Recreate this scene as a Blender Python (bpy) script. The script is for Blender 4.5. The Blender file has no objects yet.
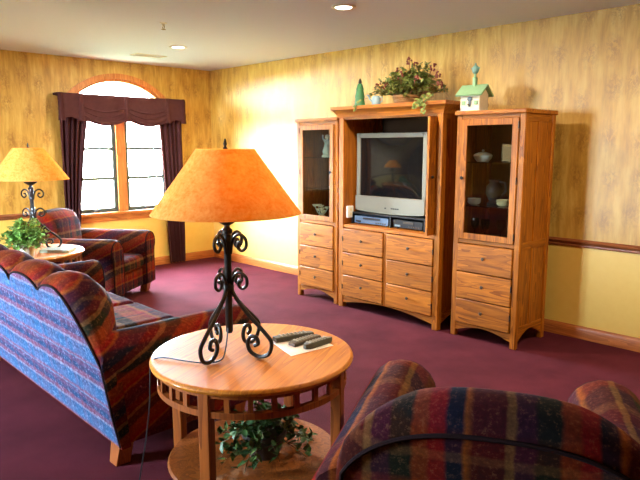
import bpy, bmesh, math, random
from mathutils import Vector, Matrix
R = math.radians
PI = math.pi
random.seed(7)
sc = bpy.context.scene
col = sc.collection

# ------------------------------------------------------------------ camera
CAM = Vector((7.626, -5.163, 1.649))
AZ, PITCH, FPX = R(135.861), R(8.75), 605.0
fw = Vector((math.cos(AZ)*math.cos(PITCH), math.sin(AZ)*math.cos(PITCH), -math.sin(PITCH)))
rt = Vector((math.sin(AZ), -math.cos(AZ), 0))
up = rt.cross(fw)
cd = bpy.data.cameras.new('camera')
cam = bpy.data.objects.new('camera', cd)
col.objects.link(cam)
cam.matrix_world = Matrix((( rt.x, up.x, -fw.x, CAM.x), (rt.y, up.y, -fw.y, CAM.y), (rt.z, up.z, -fw.z, CAM.z), (0, 0, 0, 1)))
cd.sensor_width = 36
cd.lens = FPX/640*36
cd.clip_start = 0.05
sc.camera = cam

# ------------------------------------------------------------------ sky, exposure
SKY_STRENGTH = 300.0
SKY_COLOR = (0.68, 0.83, 1.0)
CAN_POWER = 54.0          # each recessed ceiling light
BULB_GLOW = 190.0         # emission of each table lamp bulb
w = bpy.data.worlds.new('sky')
sc.world = w
w.use_nodes = True
bg = w.node_tree.nodes['Background']
bg.inputs[0].default_value = (*SKY_COLOR, 1)
bg.inputs[1].default_value = SKY_STRENGTH
vs = sc.view_settings
vs.view_transform = 'Standard'
vs.look = 'None'
vs.gamma = 1
vs.use_curve_mapping = False
vs.exposure = 0.18
sun = bpy.data.lights.new('sun', 'SUN')          # stands over the far side of the house, lights the lawn outside
sun.energy = 900.0
sun.color = (1.0, .96, .88)
sun.angle = R(1)
so = bpy.data.objects.new('sun', sun)
col.objects.link(so)
so.rotation_euler = Vector((-.5, -.5, -.72)).to_track_quat('-Z', 'Y').to_euler()


def portal(loc, size_x, size_y, rot):
    l = bpy.data.lights.new('window_portal', 'AREA')
    l.shape = 'RECTANGLE'
    l.size, l.size_y = size_x, size_y
    l.cycles.is_portal = True
    o = bpy.data.objects.new('window_portal', l)
    col.objects.link(o)
    o.location = loc
    o.rotation_euler = rot
    return o


# ------------------------------------------------------------------ materials
def lin(c):
    def f(v):
        v /= 255.0
        return v/12.92 if v <= 0.04045 else ((v+0.055)/1.055)**2.4
    return (f(c[0]), f(c[1]), f(c[2]), 1)


class NT:
    def __init__(s, name):
        s.m = bpy.data.materials.new(name)
        s.m.use_nodes = True
        s.t = s.m.node_tree
        s.n, s.l = s.t.nodes, s.t.links
        s.b = s.n['Principled BSDF']
        s.out = s.n['Material Output']

    def new(s, typ, **kw):
        o = s.n.new(typ)
        for k, v in kw.items():
            setattr(o, k, v)
        return o

    def put(s, sock, v):
        if isinstance(v, bpy.types.NodeSocket):
            s.l.new(v, sock)
        else:
            sock.default_value = v

    def math(s, op, a, b=0.0, c=None):
        o = s.new('ShaderNodeMath', operation=op)
        s.put(o.inputs[0], a)
        s.put(o.inputs[1], b)
        if c is not None:
            s.put(o.inputs[2], c)
        return o.outputs[0]

    def coord(s, scale=(1, 1, 1), loc=(0, 0, 0), rot=(0, 0, 0)):
        t = s.new('ShaderNodeTexCoord')
        m = s.new('ShaderNodeMapping')
        s.l.new(t.outputs['Object'], m.inputs[0])
        m.inputs['Scale'].default_value = scale
        m.inputs['Location'].default_value = loc
        m.inputs['Rotation'].default_value = rot
        return m.outputs[0]

    def noise(s, vec, scale, detail=3, rough=.55, dist=0.0):
        o = s.new('ShaderNodeTexNoise')
        if vec is not None:
            s.l.new(vec, o.inputs['Vector'])
        o.inputs['Scale'].default_value = scale
        o.inputs['Detail'].default_value = detail
        o.inputs['Roughness'].default_value = rough
        o.inputs['Distortion'].default_value = dist
        return o.outputs[0]

    def ramp(s, fac, stops, interp='LINEAR'):
        o = s.new('ShaderNodeValToRGB')
        s.put(o.inputs[0], fac)
        e = o.color_ramp.elements
        o.color_ramp.interpolation = interp
        while len(e) < len(stops):
            e.new(0.5)
        for i, (p, c) in enumerate(stops):
            e[i].position = p
            e[i].color = c
        return o.outputs[0]

    def mix(s, fac, a, b, blend='MIX'):
        o = s.new('ShaderNodeMix', data_type='RGBA', blend_type=blend)
        s.put(o.inputs[0], fac)
        s.put(o.inputs[6], a)
        s.put(o.inputs[7], b)
        return o.outputs[2]

    def bump(s, h, strength=.2, dist=.01):
        o = s.new('ShaderNodeBump')
        s.put(o.inputs['Height'], h)
        o.inputs['Strength'].default_value = strength
        o.inputs['Distance'].default_value = dist
        s.l.new(o.outputs[0], s.b.inputs['Normal'])

    def set(s, **kw):
        for k, v in kw.items():
            s.put(s.b.inputs[k.replace('_', ' ')], v)
        return s.m


G = lambda v: (v, v, v, 1)


def plain(name, c, rough=.6, metal=0.0, var=.08, scale=30, **kw):
    n = NT(name)
    f = n.noise(n.coord(), scale, 3)
    c = lin(c)
    a = tuple(min(1, x*(1+var)) for x in c[:3])+(1,)
    b = tuple(x*(1-var) for x in c[:3])+(1,)
    n.set(Base_Color=n.mix(f, a, b), Roughness=rough, Metallic=metal)
    return n.set(**kw)


def wood(name, axis, light=(192, 114, 24), dark=(104, 50, 6), rough=.5, coat=.05, coat_rough=.2):
    """oak: grain stretched along one local axis, broad flame figure, per-piece tone"""
    n = NT(name)
    st = [9.0, 9.0, 9.0]
    st[axis] = 0.7
    info = n.new('ShaderNodeObjectInfo')
    t = n.new('ShaderNodeTexCoord')
    off = n.new('ShaderNodeVectorMath', operation='ADD')
    n.l.new(t.outputs['Object'], off.inputs[0])
    cmb = n.new('ShaderNodeCombineXYZ')
    r7 = n.math('MULTIPLY', info.outputs['Random'], 7.0)
    for i in range(3):
        n.l.new(r7, cmb.inputs[i])
    n.l.new(cmb.outputs[0], off.inputs[1])
    m = n.new('ShaderNodeMapping')
    n.l.new(off.outputs[0], m.inputs[0])
    m.inputs['Scale'].default_value = st
    v = m.outputs[0]
    broad = n.noise(v, 1.1, 2, .5, 1.2)
    rings = n.math('FRACT', n.math('MULTIPLY', broad, 7.0))
    fine = n.noise(v, 9.0, 4, .7)
    f = n.math('ADD', n.math('MULTIPLY', rings, .42), n.math('MULTIPLY', fine, .62))
    c = n.ramp(f, [(.2, lin(light)), (.55, tuple((a+b)/2 for a, b in zip(lin(light), lin(dark)))), (.85, lin(dark))])
    tone = n.math('ADD', n.math('MULTIPLY', info.outputs['Random'], .22), .89)
    hsv = n.new('ShaderNodeHueSaturation')
    n.l.new(c, hsv.inputs['Color'])
    n.l.new(tone, hsv.inputs['Value'])
    n.bump(fine, .12, .002)
    return n.set(Base_Color=hsv.outputs[0], Roughness=rough, Specular_IOR_Level=.3, Coat_Weight=coat, Coat_Roughness=coat_rough)


def make_wallpaper():
    """gold streaked paper with brown sprigs above the rail, plain butter yellow below"""
    n = NT('wallpaper')
    t = n.new('ShaderNodeTexCoord')
    sx = n.new('ShaderNodeSeparateXYZ')
    n.l.new(t.outputs['Object'], sx.inputs[0])
    run = n.math('ADD', sx.outputs[0], sx.outputs[1])       # along either wall
    cm = n.new('ShaderNodeCombineXYZ')
    n.l.new(run, cm.inputs[0])
    n.l.new(sx.outputs[2], cm.inputs[1])
    v = cm.outputs[0]

    def mp(scale):
        m = n.new('ShaderNodeMapping')
        n.l.new(v, m.inputs[0])
        m.inputs['Scale'].default_value = scale
        return m.outputs[0]
    streak = n.noise(mp((14, 2.2, 1)), 1.0, 4, .6, .3)
    streak2 = n.noise(mp((45, 5, 1)), 1.0, 3, .6)
    s = n.math('ADD', n.math('MULTIPLY', streak, .65), n.math('MULTIPLY', streak2, .35))
    base = n.ramp(s, [(.3, lin((158, 112, 36))), (.5, lin((196, 150, 62))), (.72, lin((220, 182, 98)))])
    # sprigs: stretched cells, leafy broken edges
    vo = n.new('ShaderNodeTexVoronoi', voronoi_dimensions='2D', feature='F1')
    nz = n.new('ShaderNodeTexNoise')
    n.l.new(mp((1, 1, 1)), nz.inputs['Vector'])
    nz.inputs['Scale'].default_value = 26
    nz.inputs['Detail'].default_value = 3
    wob = n.new('ShaderNodeVectorMath', operation='MULTIPLY_ADD')
    n.l.new(nz.outputs['Color'], wob.inputs[0])
    wob.inputs[1].default_value = (.30, .42, 0)
    n.l.new(mp((4.6, 2.9, 1)), wob.inputs[2])
    n.l.new(wob.outputs[0], vo.inputs['Vector'])
    vo.inputs['Scale'].default_value = 1.0
    vo.inputs['Randomness'].default_value = .45
    blob = n.ramp(vo.outputs['Distance'], [(.10, G(1)), (.42, G(0))])
    leaf = n.noise(mp((30, 18, 1)), 1.0, 4, .7, 1.5)
    lf = n.ramp(leaf, [(.42, G(0)), (.56, G(1))])
    spr = n.math('MULTIPLY', n.math('MULTIPLY', blob, lf), .62)
    paper = n.mix(spr, base, lin((138, 90, 28)))
    lower = n.mix(n.noise(mp((5, 5, 1)), 3.0, 3), lin((234, 196, 100)), lin((226, 184, 84)))
    top = n.math('GREATER_THAN', sx.outputs[2], .83)
    c = n.mix(top, lower, paper)
    n.bump(streak2, .08, .002)
    return n.set(Base_Color=c, Roughness=.48, Specular_IOR_Level=.6)


def make_carpet():
    n = NT('carpet')
    v = n.coord()
    big = n.noise(v, 2.5, 3, .6)
    fine = n.noise(v, 160, 3, .7)
    f = n.math('ADD', n.math('MULTIPLY', big, .45), n.math('MULTIPLY', fine, .55))
    c = n.ramp(f, [(.32, lin((60, 18, 27))), (.68, lin((94, 35, 46)))])
    n.bump(fine, .5, .006)
    return n.set(Base_Color=c, Roughness=1.0, Specular_IOR_Level=.1)


def make_plaid(name, kx, period=.42, zper=.46, zoff=0.0, xoff=0.0, seed=0.0, sheen=.0, daylit=False):
    """woven plaid: stripes across local x and bands over local y+z, kx = share of the x stripes"""
    n = NT(name)
    t = n.new('ShaderNodeTexCoord')
    sx = n.new('ShaderNodeSeparateXYZ')
    n.l.new(t.outputs['Object'], sx.inputs[0])
    wob = n.noise(n.coord(loc=(seed, seed, 0)), 14, 2, .5)
    wb = n.math('MULTIPLY', n.math('SUBTRACT', wob, .5), .022)
    X = n.math('ADD', n.math('ADD', sx.outputs[0], xoff+20), wb)
    Z = n.math('ADD', n.math('ADD', n.math('ADD', sx.outputs[2], n.math('MULTIPLY', sx.outputs[1], -.55)), zoff+20), wb)
    fx = n.math('FRACT', n.math('DIVIDE', X, period))
    fz = n.math('FRACT', n.math('DIVIDE', Z, zper))
    BUR, RUST, GRN, NAV, TAN, PLUM, RED, GOLD = [lin(c) for c in (
        (70, 16, 17), (116, 44, 13), (28, 30, 19), (22, 24, 42), (106, 72, 40), (56, 22, 40), (124, 16, 17), (138, 72, 20))]
    if daylit:        # sofa's outside back: bluish daylight on the nap painted into the bands
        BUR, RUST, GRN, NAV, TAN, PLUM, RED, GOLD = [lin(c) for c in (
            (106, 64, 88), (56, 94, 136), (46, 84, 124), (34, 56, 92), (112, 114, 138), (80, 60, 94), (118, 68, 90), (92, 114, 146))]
    A = n.ramp(fx, [(0, BUR), (.09, BUR), (.11, TAN), (.15, TAN), (.17, PLUM), (.28, PLUM), (.31, GRN), (.44, GRN), (.47, RUST), (.56, RUST),
                    (.59, RED), (.68, RED), (.71, NAV), (.80, NAV), (.83, GOLD), (.88, BUR), (1, BUR)])
    B = n.ramp(fz, [(0, RUST), (.14, RUST), (.18, GRN), (.32, GRN), (.34, TAN), (.39, TAN), (.41, BUR), (.52, BUR), (.56, NAV), (.68, NAV),
                    (.72, PLUM), (.82, PLUM), (.86, GOLD), (.90, RED), (1, RUST)])
    c = n.mix(kx, B, A)
    vel = n.noise(n.coord(scale=(1, 1, 1), loc=(seed, 0, 0)), 60, 5, .75)
    c = n.mix(n.ramp(vel, [(.38, G(.6)), (.56, G(0))]), c, n.mix(.65, c, lin((20, 17, 18))))
    c = n.mix(n.ramp(vel, [(.54, G(0)), (.70, G(.6 if daylit else .35))]), c, lin((150, 158, 190) if daylit else (132, 92, 62)))  # pale flecks; the bluish ones are painted daylight sheen
    n.bump(n.noise(n.coord(), 220, 2), .25, .003)
    return n.set(Base_Color=c, Roughness=.95, Specular_IOR_Level=.06, Sheen_Weight=sheen, Sheen_Roughness=.5)


def make_shade():
    n = NT('lampshade_parchment')
    v = n.coord()
    f = n.noise(v, 16, 5, .7, .8)
    f2 = n.noise(v, 70, 3, .6)
    mot = n.ramp(n.math('ADD', n.math('MULTIPLY', f, .6), n.math('MULTIPLY', f2, .4)), [(.38, G(0)), (.62, G(1))])
    c = n.mix(mot, lin((255, 212, 126)), lin((242, 170, 76)))
    n.b.inputs['Base Color'].default_value = (1, 1, 1, 1)
    d = n.new('ShaderNodeBsdfDiffuse')
    tr = n.new('ShaderNodeBsdfTranslucent')
    n.l.new(c, d.inputs[0])
    n.l.new(c, tr.inputs[0])
    mx = n.new('ShaderNodeMixShader')
    mx.inputs[0].default_value = .42
    n.l.new(d.outputs[0], mx.inputs[1])
    n.l.new(tr.outputs[0], mx.inputs[2])
    n.l.new(mx.outputs[0], n.out.inputs[0])
    return n.m


def make_glass(name, tint=(1, 1, 1, 1), boost=1.0):
    n = NT(name)
    f = n.new('ShaderNodeLayerWeight')           # Schlick reflectance, the same from both sides of the pane
    f.inputs[0].default_value = .5
    fr = n.math('MULTIPLY_ADD', n.math('POWER', f.outputs['Facing'], 5.0), .90, .04)
    tr = n.new('ShaderNodeBsdfTransparent')
    tr.inputs[0].default_value = tint
    gl = n.new('ShaderNodeBsdfGlossy')
    gl.inputs['Roughness'].default_value = .03
    mx = n.new('ShaderNodeMixShader')
    n.l.new(n.math('MULTIPLY', fr, boost), mx.inputs[0])
    n.l.new(tr.outputs[0], mx.inputs[1])
    n.l.new(gl.outputs[0], mx.inputs[2])
    n.l.new(mx.outputs[0], n.out.inputs[0])
    return n.m


def make_emit(name, c, strength):
    n = NT(name)
    f = n.noise(n.coord(), 20, 2)
    cc = n.mix(f, lin(c), tuple(min(1, x*1.05) for x in lin(c)[:3])+(1,))
    return n.set(Base_Color=cc, Emission_Color=cc, Emission_Strength=strength)


def leafmat(name, a, b, c):
    n = NT(name)
    f = n.noise(n.coord(), 28, 3, .6)
    return n.set(Base_Color=n.ramp(f, [(.3, lin(a)), (.5, lin(b)), (.7, lin(c))]), Roughness=.5)


M = dict(
    oak_v=wood('oak_upright_grain', 2), oak_h=wood('oak_level_grain', 0), oak_d=wood('oak_depth_grain', 1),
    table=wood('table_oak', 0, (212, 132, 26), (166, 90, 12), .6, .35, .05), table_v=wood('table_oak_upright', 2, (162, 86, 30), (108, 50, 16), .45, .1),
    trim=wood('trim_oak_x', 0, (196, 116, 54), (140, 72, 30), .4, .1), trim_y=wood('trim_oak_y', 1, (196, 116, 54), (140, 72, 30), .4, .1),
    trim_v=wood('trim_oak_z', 2, (214, 140, 76), (164, 92, 42), .4, .1),
    rail=wood('rail_wood_x', 0, (150, 84, 44), (96, 48, 24), .4, .1), rail_y=wood('rail_wood_y', 1, (150, 84, 44), (96, 48, 24), .4, .1),
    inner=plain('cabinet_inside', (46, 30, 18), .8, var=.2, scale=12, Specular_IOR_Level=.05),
    wallpaper=make_wallpaper(), carpet=make_carpet(),
    ceiling=plain('ceiling_paint', (216, 224, 246), .9, var=.02, scale=60),
    plaid_sofa=make_plaid('plaid_sofa', .30, .36, .30, .06), plaid_near=make_plaid('plaid_near_chair', .68, .40, .5, .1, .02, 3.0),
    plaid_back_daylit=make_plaid('plaid_sofa_back_daylit', .22, .36, .24, .03, daylit=True), plaid_far=make_plaid('plaid_far_chair', .38, .34, .36, .12, 0, 6.0),
    piping=plain('piping_cord', (36, 22, 24), .9, Specular_IOR_Level=.1), shade=make_shade(),
    iron=plain('wrought_iron', (34, 30, 28), .42, .6, var=.25, scale=60), brass=plain('aged_brass', (120, 92, 60), .35, .8),
    pewter=plain('dark_pewter', (96, 84, 74), .4, .8), black_metal=plain('hinge_black', (26, 22, 20), .5, .4),
    silver=plain('silver_plastic', (128, 124, 110), .45, .1, var=.03), silver_blue=plain('silver_blue_plastic', (100, 122, 150), .4, .2, var=.04),
    inner_tower=plain('cabinet_lining', (104, 74, 40), .7, var=.25, scale=14, Specular_IOR_Level=.1), black=plain('black_plastic', (18, 18, 20), .4, 0, var=.1), dark=plain('dark_grey_plastic', (44, 44, 46), .45, 0),
    screen=plain('screen_glass', (16, 18, 19), .06, 0, var=.05),
    cabinet_glass=make_glass('cabinet_glass', (.80, .82, .80, 1), 1.2), window_glass=make_glass('window_glass', (.96, .98, .97, 1), .8),
    shelf_glass=make_glass('shelf_glass', (.75, .86, .82, 1), 2.0),
    drape=plain('plum_drapery', (72, 40, 42), .9, 0, var=.2, scale=18, Specular_IOR_Level=.1), sash=plain('window_sash_green', (62, 74, 72), .5),
    white=plain('white_paint', (236, 234, 226), .55, var=.03), paper=plain('white_paper', (252, 250, 244), .7, var=.02),
    can_lens=make_emit('can_lens', (255, 244, 224), 14.0), bulb=make_emit('bulb_glass', (255, 208, 140), BULB_GLOW),
    foliage=leafmat('leaf_bright', (70, 120, 44), (120, 168, 74), (176, 200, 120)), ivy=leafmat('leaf_ivy', (26, 52, 24), (58, 92, 42), (110, 128, 60)),
    silkleaf=leafmat('leaf_silk', (66, 78, 30), (106, 120, 52), (146, 142, 78)), berry=plain('dried_berry', (118, 52, 38), .6, var=.3),
    stem=plain('stem_brown', (92, 70, 40), .7), wicker=plain('wicker', (136, 96, 54), .7, var=.3, scale=90),
    pot=plain('pot_ceramic', (206, 196, 182), .4), pot_dark=plain('pot_dark', (52, 44, 40), .5), tree_green=plain('tree_green', (58, 116, 70), .55, var=.2),
    roof_green=plain('roof_green', (138, 176, 134), .6, var=.12), bird_white=plain('birdhouse_white', (228, 220, 196), .7, var=.08),
    teal=plain('verdigris', (104, 140, 132), .6, var=.15), tin_blue=plain('tin_blue', (112, 134, 144), .5, var=.2),
    cream=plain('cream_porcelain', (232, 220, 176), .35, var=.06), celadon=plain('celadon_porcelain', (186, 198, 178), .3, var=.08),
    remote=plain('remote_grey', (76, 76, 66), .45, var=.1), button=plain('remote_button', (150, 148, 132), .5, var=.15), button_dark=plain('remote_button_dark', (40, 40, 38), .5),
    lawn=leafmat('lawn_green', (92, 104, 70), (112, 122, 84), (134, 140, 100)), picture=plain('picture_tan', (196, 150, 92), .6, var=.2),
    magazine=plain('magazine_cover', (128, 136, 108), .4, var=.25, scale=40),
)


# ------------------------------------------------------------------ mesh builder
class MB:
    def __init__(s):
        s.v, s.f, s.sm = [], [], []

    def add(s, vs, fs, smooth=False):
        b = len(s.v)
        s.v += [Vector(p) for p in vs]
        s.f += [tuple(i+b for i in f) for f in fs]
        s.sm += [smooth]*len(fs)
        return s

    def box(s, x0, x1, y0, y1, z0, z1):
        if x0 > x1: x0, x1 = x1, x0
        if y0 > y1: y0, y1 = y1, y0
        if z0 > z1: z0, z1 = z1, z0
        v = [(x, y, z) for z in (z0, z1) for y in (y0, y1) for x in (x0, x1)]
        return s.add(v, [(0, 2, 3, 1), (4, 5, 7, 6), (0, 1, 5, 4), (2, 6, 7, 3), (0, 4, 6, 2), (1, 3, 7, 5)])

    def prism(s, poly, y0, y1, axes='xz', smooth=False):
        """polygon in the named plane extruded along the third axis"""
        def P(a, b, c):
            return {'xz': (a, c, b), 'yz': (c, a, b), 'xy': (a, b, c)}[axes]
        n = len(poly)
        v = [P(a, b, y0) for a, b in poly]+[P(a, b, y1) for a, b in poly]
        f = [tuple(range(n)), tuple(range(2*n-1, n-1, -1))]
        s.add(v, f)
        s.add([], [])
        b = len(s.v)-2*n
        for i in range(n):
            j = (i+1) % n
            s.f.append((b+i, b+n+i, b+n+j, b+j))
            s.sm.append(smooth)
        return s

    def lathe(s, prof, cx=0, cy=0, cz=0, seg=24, ax='z', cap=True, smooth=True):
        def P(r, h, a):
            c, d = r*math.cos(a), r*math.sin(a)
            if ax == 'z': return (cx+c, cy+d, cz+h)
            if ax == 'y': return (cx+c, cy+h, cz+d)
            return (cx+h, cy+c, cz+d)
        v = [P(r, h, 2*PI*k/seg) for r, h in prof for k in range(seg)]
        f = []
        for i in range(len(prof)-1):
            for k in range(seg):
                a, b = i*seg+k, i*seg+(k+1) % seg
                f.append((a, b, b+seg, a+seg))
        s.add(v, f, smooth)
        if cap:
            b = len(s.v)-len(v)
            s.f.append(tuple(b+k for k in range(seg-1, -1, -1)))
            s.f.append(tuple(b+len(v)-seg+k for k in range(seg)))
            s.sm += [False, False]
        return s

    def tube(s, pts, r, seg=8, closed=False):
        pts = [Vector(p) for p in pts]
        n = len(pts)
        rr = r if callable(r) else (lambda t: r)
        tang = []
        for i in range(n):
            a = pts[(i-1) % n] if (closed or i > 0) else pts[i]
            b = pts[(i+1) % n] if (closed or i < n-1) else pts[i]
            tang.append((b-a).normalized())
        ref = Vector((0, 0, 1)) if abs(tang[0].z) < .9 else Vector((1, 0, 0))
        u = tang[0].cross(ref).normalized()
        v = []
        for i in range(n):
            u = (u-tang[i]*u.dot(tang[i])).normalized()
            q = tang[i].cross(u)
            R_ = rr(i/(n-1))
            for k in range(seg):
                a = 2*PI*k/seg
                v.append(pts[i]+u*math.cos(a)*R_+q*math.sin(a)*R_)
        f = []
        for i in range(n if closed else n-1):
            for k in range(seg):
                a, b = i*seg+k, i*seg+(k+1) % seg
                c, d = ((i+1) % n)*seg+(k+1) % seg, ((i+1) % n)*seg+k
                f.append((a, b, c, d))
        s.add(v, f, True)
        if not closed:
            b0 = len(s.v)-len(v)
            s.f.append(tuple(b0+k for k in range(seg-1, -1, -1)))
            s.f.append(tuple(b0+len(v)-seg+k for k in range(seg)))
            s.sm += [True, True]
        return s

    def loft(s, rings, closed=True, cap=True, smooth=True):
        n = len(rings[0])
        v = [p for r in rings for p in r]
        f = []
        for i in range(len(rings)-1):
            for k in range(n if closed else n-1):
                a, b = i*n+k, i*n+(k+1) % n
                f.append((a, b, b+n, a+n))
        s.add(v, f, smooth)
        if cap:
            b = len(s.v)-len(v)
            s.f.append(tuple(b+k for k in range(n-1, -1, -1)))
            s.f.append(tuple(b+len(v)-n+k for k in range(n)))
            s.sm += [smooth, smooth]
        return s

    def ball(s, c, r, seg=10, rings=6, sc=(1, 1, 1)):
        pr = [(math.sin(PI*i/rings)*r, -math.cos(PI*i/rings)*r) for i in range(rings+1)]
        pr[0] = (r*.02, -r)
        pr[-1] = (r*.02, r)
        b = len(s.v)
        s.lathe(pr, 0, 0, 0, seg)
        for i in range(b, len(s.v)):
            p = s.v[i]
            s.v[i] = Vector((c[0]+p.x*sc[0], c[1]+p.y*sc[1], c[2]+p.z*sc[2]))
        return s

    def build(s, name, mat, parent=None, bevel=0, seg=2, subsurf=0, world=False):
        """world=True: the vertices are given in world space and the parent is an unrotated Empty"""
        off = parent.matrix_basis.translation if (world and parent) else Vector()
        if world and parent and parent.parent:
            off = off + parent.parent.matrix_basis.translation
        me = bpy.data.meshes.new(name)
        me.from_pydata([tuple(p-off) for p in s.v], [], s.f)
        me.polygons.foreach_set('use_smooth', s.sm)
        bm = bmesh.new()
        bm.from_mesh(me)
        bmesh.ops.recalc_face_normals(bm, faces=bm.faces)
        bm.to_mesh(me)
        bm.free()
        me.set_sharp_from_angle(angle=R(42))
        me.materials.append(M[mat] if isinstance(mat, str) else mat)
        o = bpy.data.objects.new(name, me)
        col.objects.link(o)
        o.parent = parent
        if bevel:
            m = o.modifiers.new('bevel', 'BEVEL')
            m.width, m.segments, m.limit_method, m.angle_limit = bevel, seg, 'ANGLE', R(40)
            if seg > 2:
                me.polygons.foreach_set('use_smooth', [True]*len(me.polygons))
        if subsurf:
            m = o.modifiers.new('sub', 'SUBSURF')
            m.levels = m.render_levels = subsurf
        return o


def tag(o, label=None, cat=None, group=None, kind=None):
    for k, v in (('label', label), ('category', cat), ('group', group), ('kind', kind)):
        if v:
            o[k] = v
    return o


def thing(name, loc, label, cat, group=None, rz=0):
    o = bpy.data.objects.new(name, None)
    o.empty_display_size = .1
    col.objects.link(o)
    o.location = loc
    o.rotation_euler = (0, 0, rz)
    return tag(o, label, cat, group)


def copy_tree(o, parent=None):
    c = o.copy()
    col.objects.link(c)
    c.parent = parent
    for ch in [x for x in bpy.data.objects if x.parent == o]:
        copy_tree(ch, c)
    return c


def struct(mb, name, mat, label, bevel=0):
    o = mb.build(name, mat, None, bevel)
    return tag(o, label, None, None, 'structure')


# ------------------------------------------------------------------ room
H = 2.74
X1, Y1 = 12.0, -7.4        # far ends of the room, behind the camera
TH = .16
struct(MB().box(-TH, X1+TH, Y1-TH, TH, -.12, 0), 'floor', 'carpet', 'burgundy wall-to-wall carpet floor')
struct(MB().box(-TH, X1+TH, Y1-TH, TH, H, H+.12), 'ceiling', 'ceiling', 'smooth pale grey ceiling')


class Arch:
    """segment-arched opening in a wall, s = run along the wall"""
    def __init__(s, c, hw, z0, apex, rad):
        s.c, s.hw, s.z0, s.apex, s.rad = c, hw, z0, apex, rad

    def top(s, t):
        d = t-s.c
        return s.apex-s.rad+math.sqrt(max(0, s.rad**2-d*d))


def arch_wall(s0, s1, wins, place):
    """wall with arched openings; place(s, z, d) -> xyz, d = 0 room face, 1 outer face"""
    mb = MB()
    cuts = [s0]
    for a in sorted(wins, key=lambda a: a.c):
        cuts += [a.c-a.hw+2*a.hw*i/24 for i in range(25)]
    cuts.append(s1)
    cuts = sorted(set(round(c, 5) for c in cuts))

    def slab(a, b, za0, zb0, za1, zb1):
        v = [place(a, za0, 0), place(b, zb0, 0), place(b, zb1, 0), place(a, za1, 0),
             place(a, za0, 1), place(b, zb0, 1), place(b, zb1, 1), place(a, za1, 1)]
        mb.add(v, [(0, 1, 2, 3), (7, 6, 5, 4), (0, 4, 5, 1), (3, 2, 6, 7), (0, 3, 7, 4), (1, 5, 6, 2)])
    for a, b in zip(cuts, cuts[1:]):
        m = (a+b)/2
        wn = [k for k in wins if abs(m-k.c) < k.hw]
        if wn:
            k = wn[0]
            slab(a, b, 0, 0, k.z0, k.z0)
            slab(a, b, k.top(a), k.top(b), H, H)
        else:
            slab(a, b, 0, 0, H, H)
    return mb


WA = Arch(-1.415, .70, .80, 2.52, .90)
WC = Arch(2.9, .52, .70, 2.4, .90)
PA = lambda s, z, d: (-TH*d, s, z)
PC = lambda s, z, d: (s, Y1-TH*d, z)
struct(arch_wall(Y1, 0, [WA], PA), 'wall_left', 'wallpaper', 'gold papered wall with the arched window')
struct(MB().box(0, X1, 0, TH, 0, H), 'wall_back', 'wallpaper', 'gold papered wall behind the oak cabinets')
struct(arch_wall(0, X1, [WC], PC), 'wall_front', 'wallpaper', 'gold papered wall behind the sofa')
struct(MB().box(X1, X1+TH, Y1, 0, 0, H), 'wall_right', 'wallpaper', 'gold papered wall on the right')


def rail_profile(run0, run1, face):
    """chair rail: three stacked mouldings; face(run, out, z)"""
    pr = [(0, .800), (.010, .800), (.014, .812), (.010, .822), (.020, .832), (.026, .846), (.020, .858), (.012, .866), (0, .866)]
    mb = MB()
    mb.loft([[face(r, o, z) for o, z in pr] for r in (run0, run1)], True, True, False)
    return mb


def base_profile(run0, run1, face):
    pr = [(0, 0), (.018, 0), (.018, .085), (.012, .100), (.006, .112), (0, .112)]
    mb = MB()
    mb.loft([[face(r, o, z) for o, z in pr] for r in (run0, run1)], True, True, False)
    return mb


FB = lambda r, o, z: (r, -o, z)
FA = lambda r, o, z: (o, r, z)
struct(rail_profile(.02, X1, FB), 'trim_1', 'rail', 'dark wooden chair rail along the cabinet wall')
struct(rail_profile(WA.c+WA.hw+.10, -.0, FA), 'trim_2', 'rail_y', 'short chair rail between window and corner')
struct(rail_profile(Y1, WA.c-WA.hw-.10, FA), 'trim_3', 'rail_y', 'dark wooden chair rail left of the arched window')
struct(base_profile(.02, X1, FB), 'baseboard_back', 'trim', 'oak baseboard along the cabinet wall')
struct(base_profile(Y1, 0, FA), 'baseboard_left', 'trim_y', 'oak baseboard under the arched window')


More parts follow.
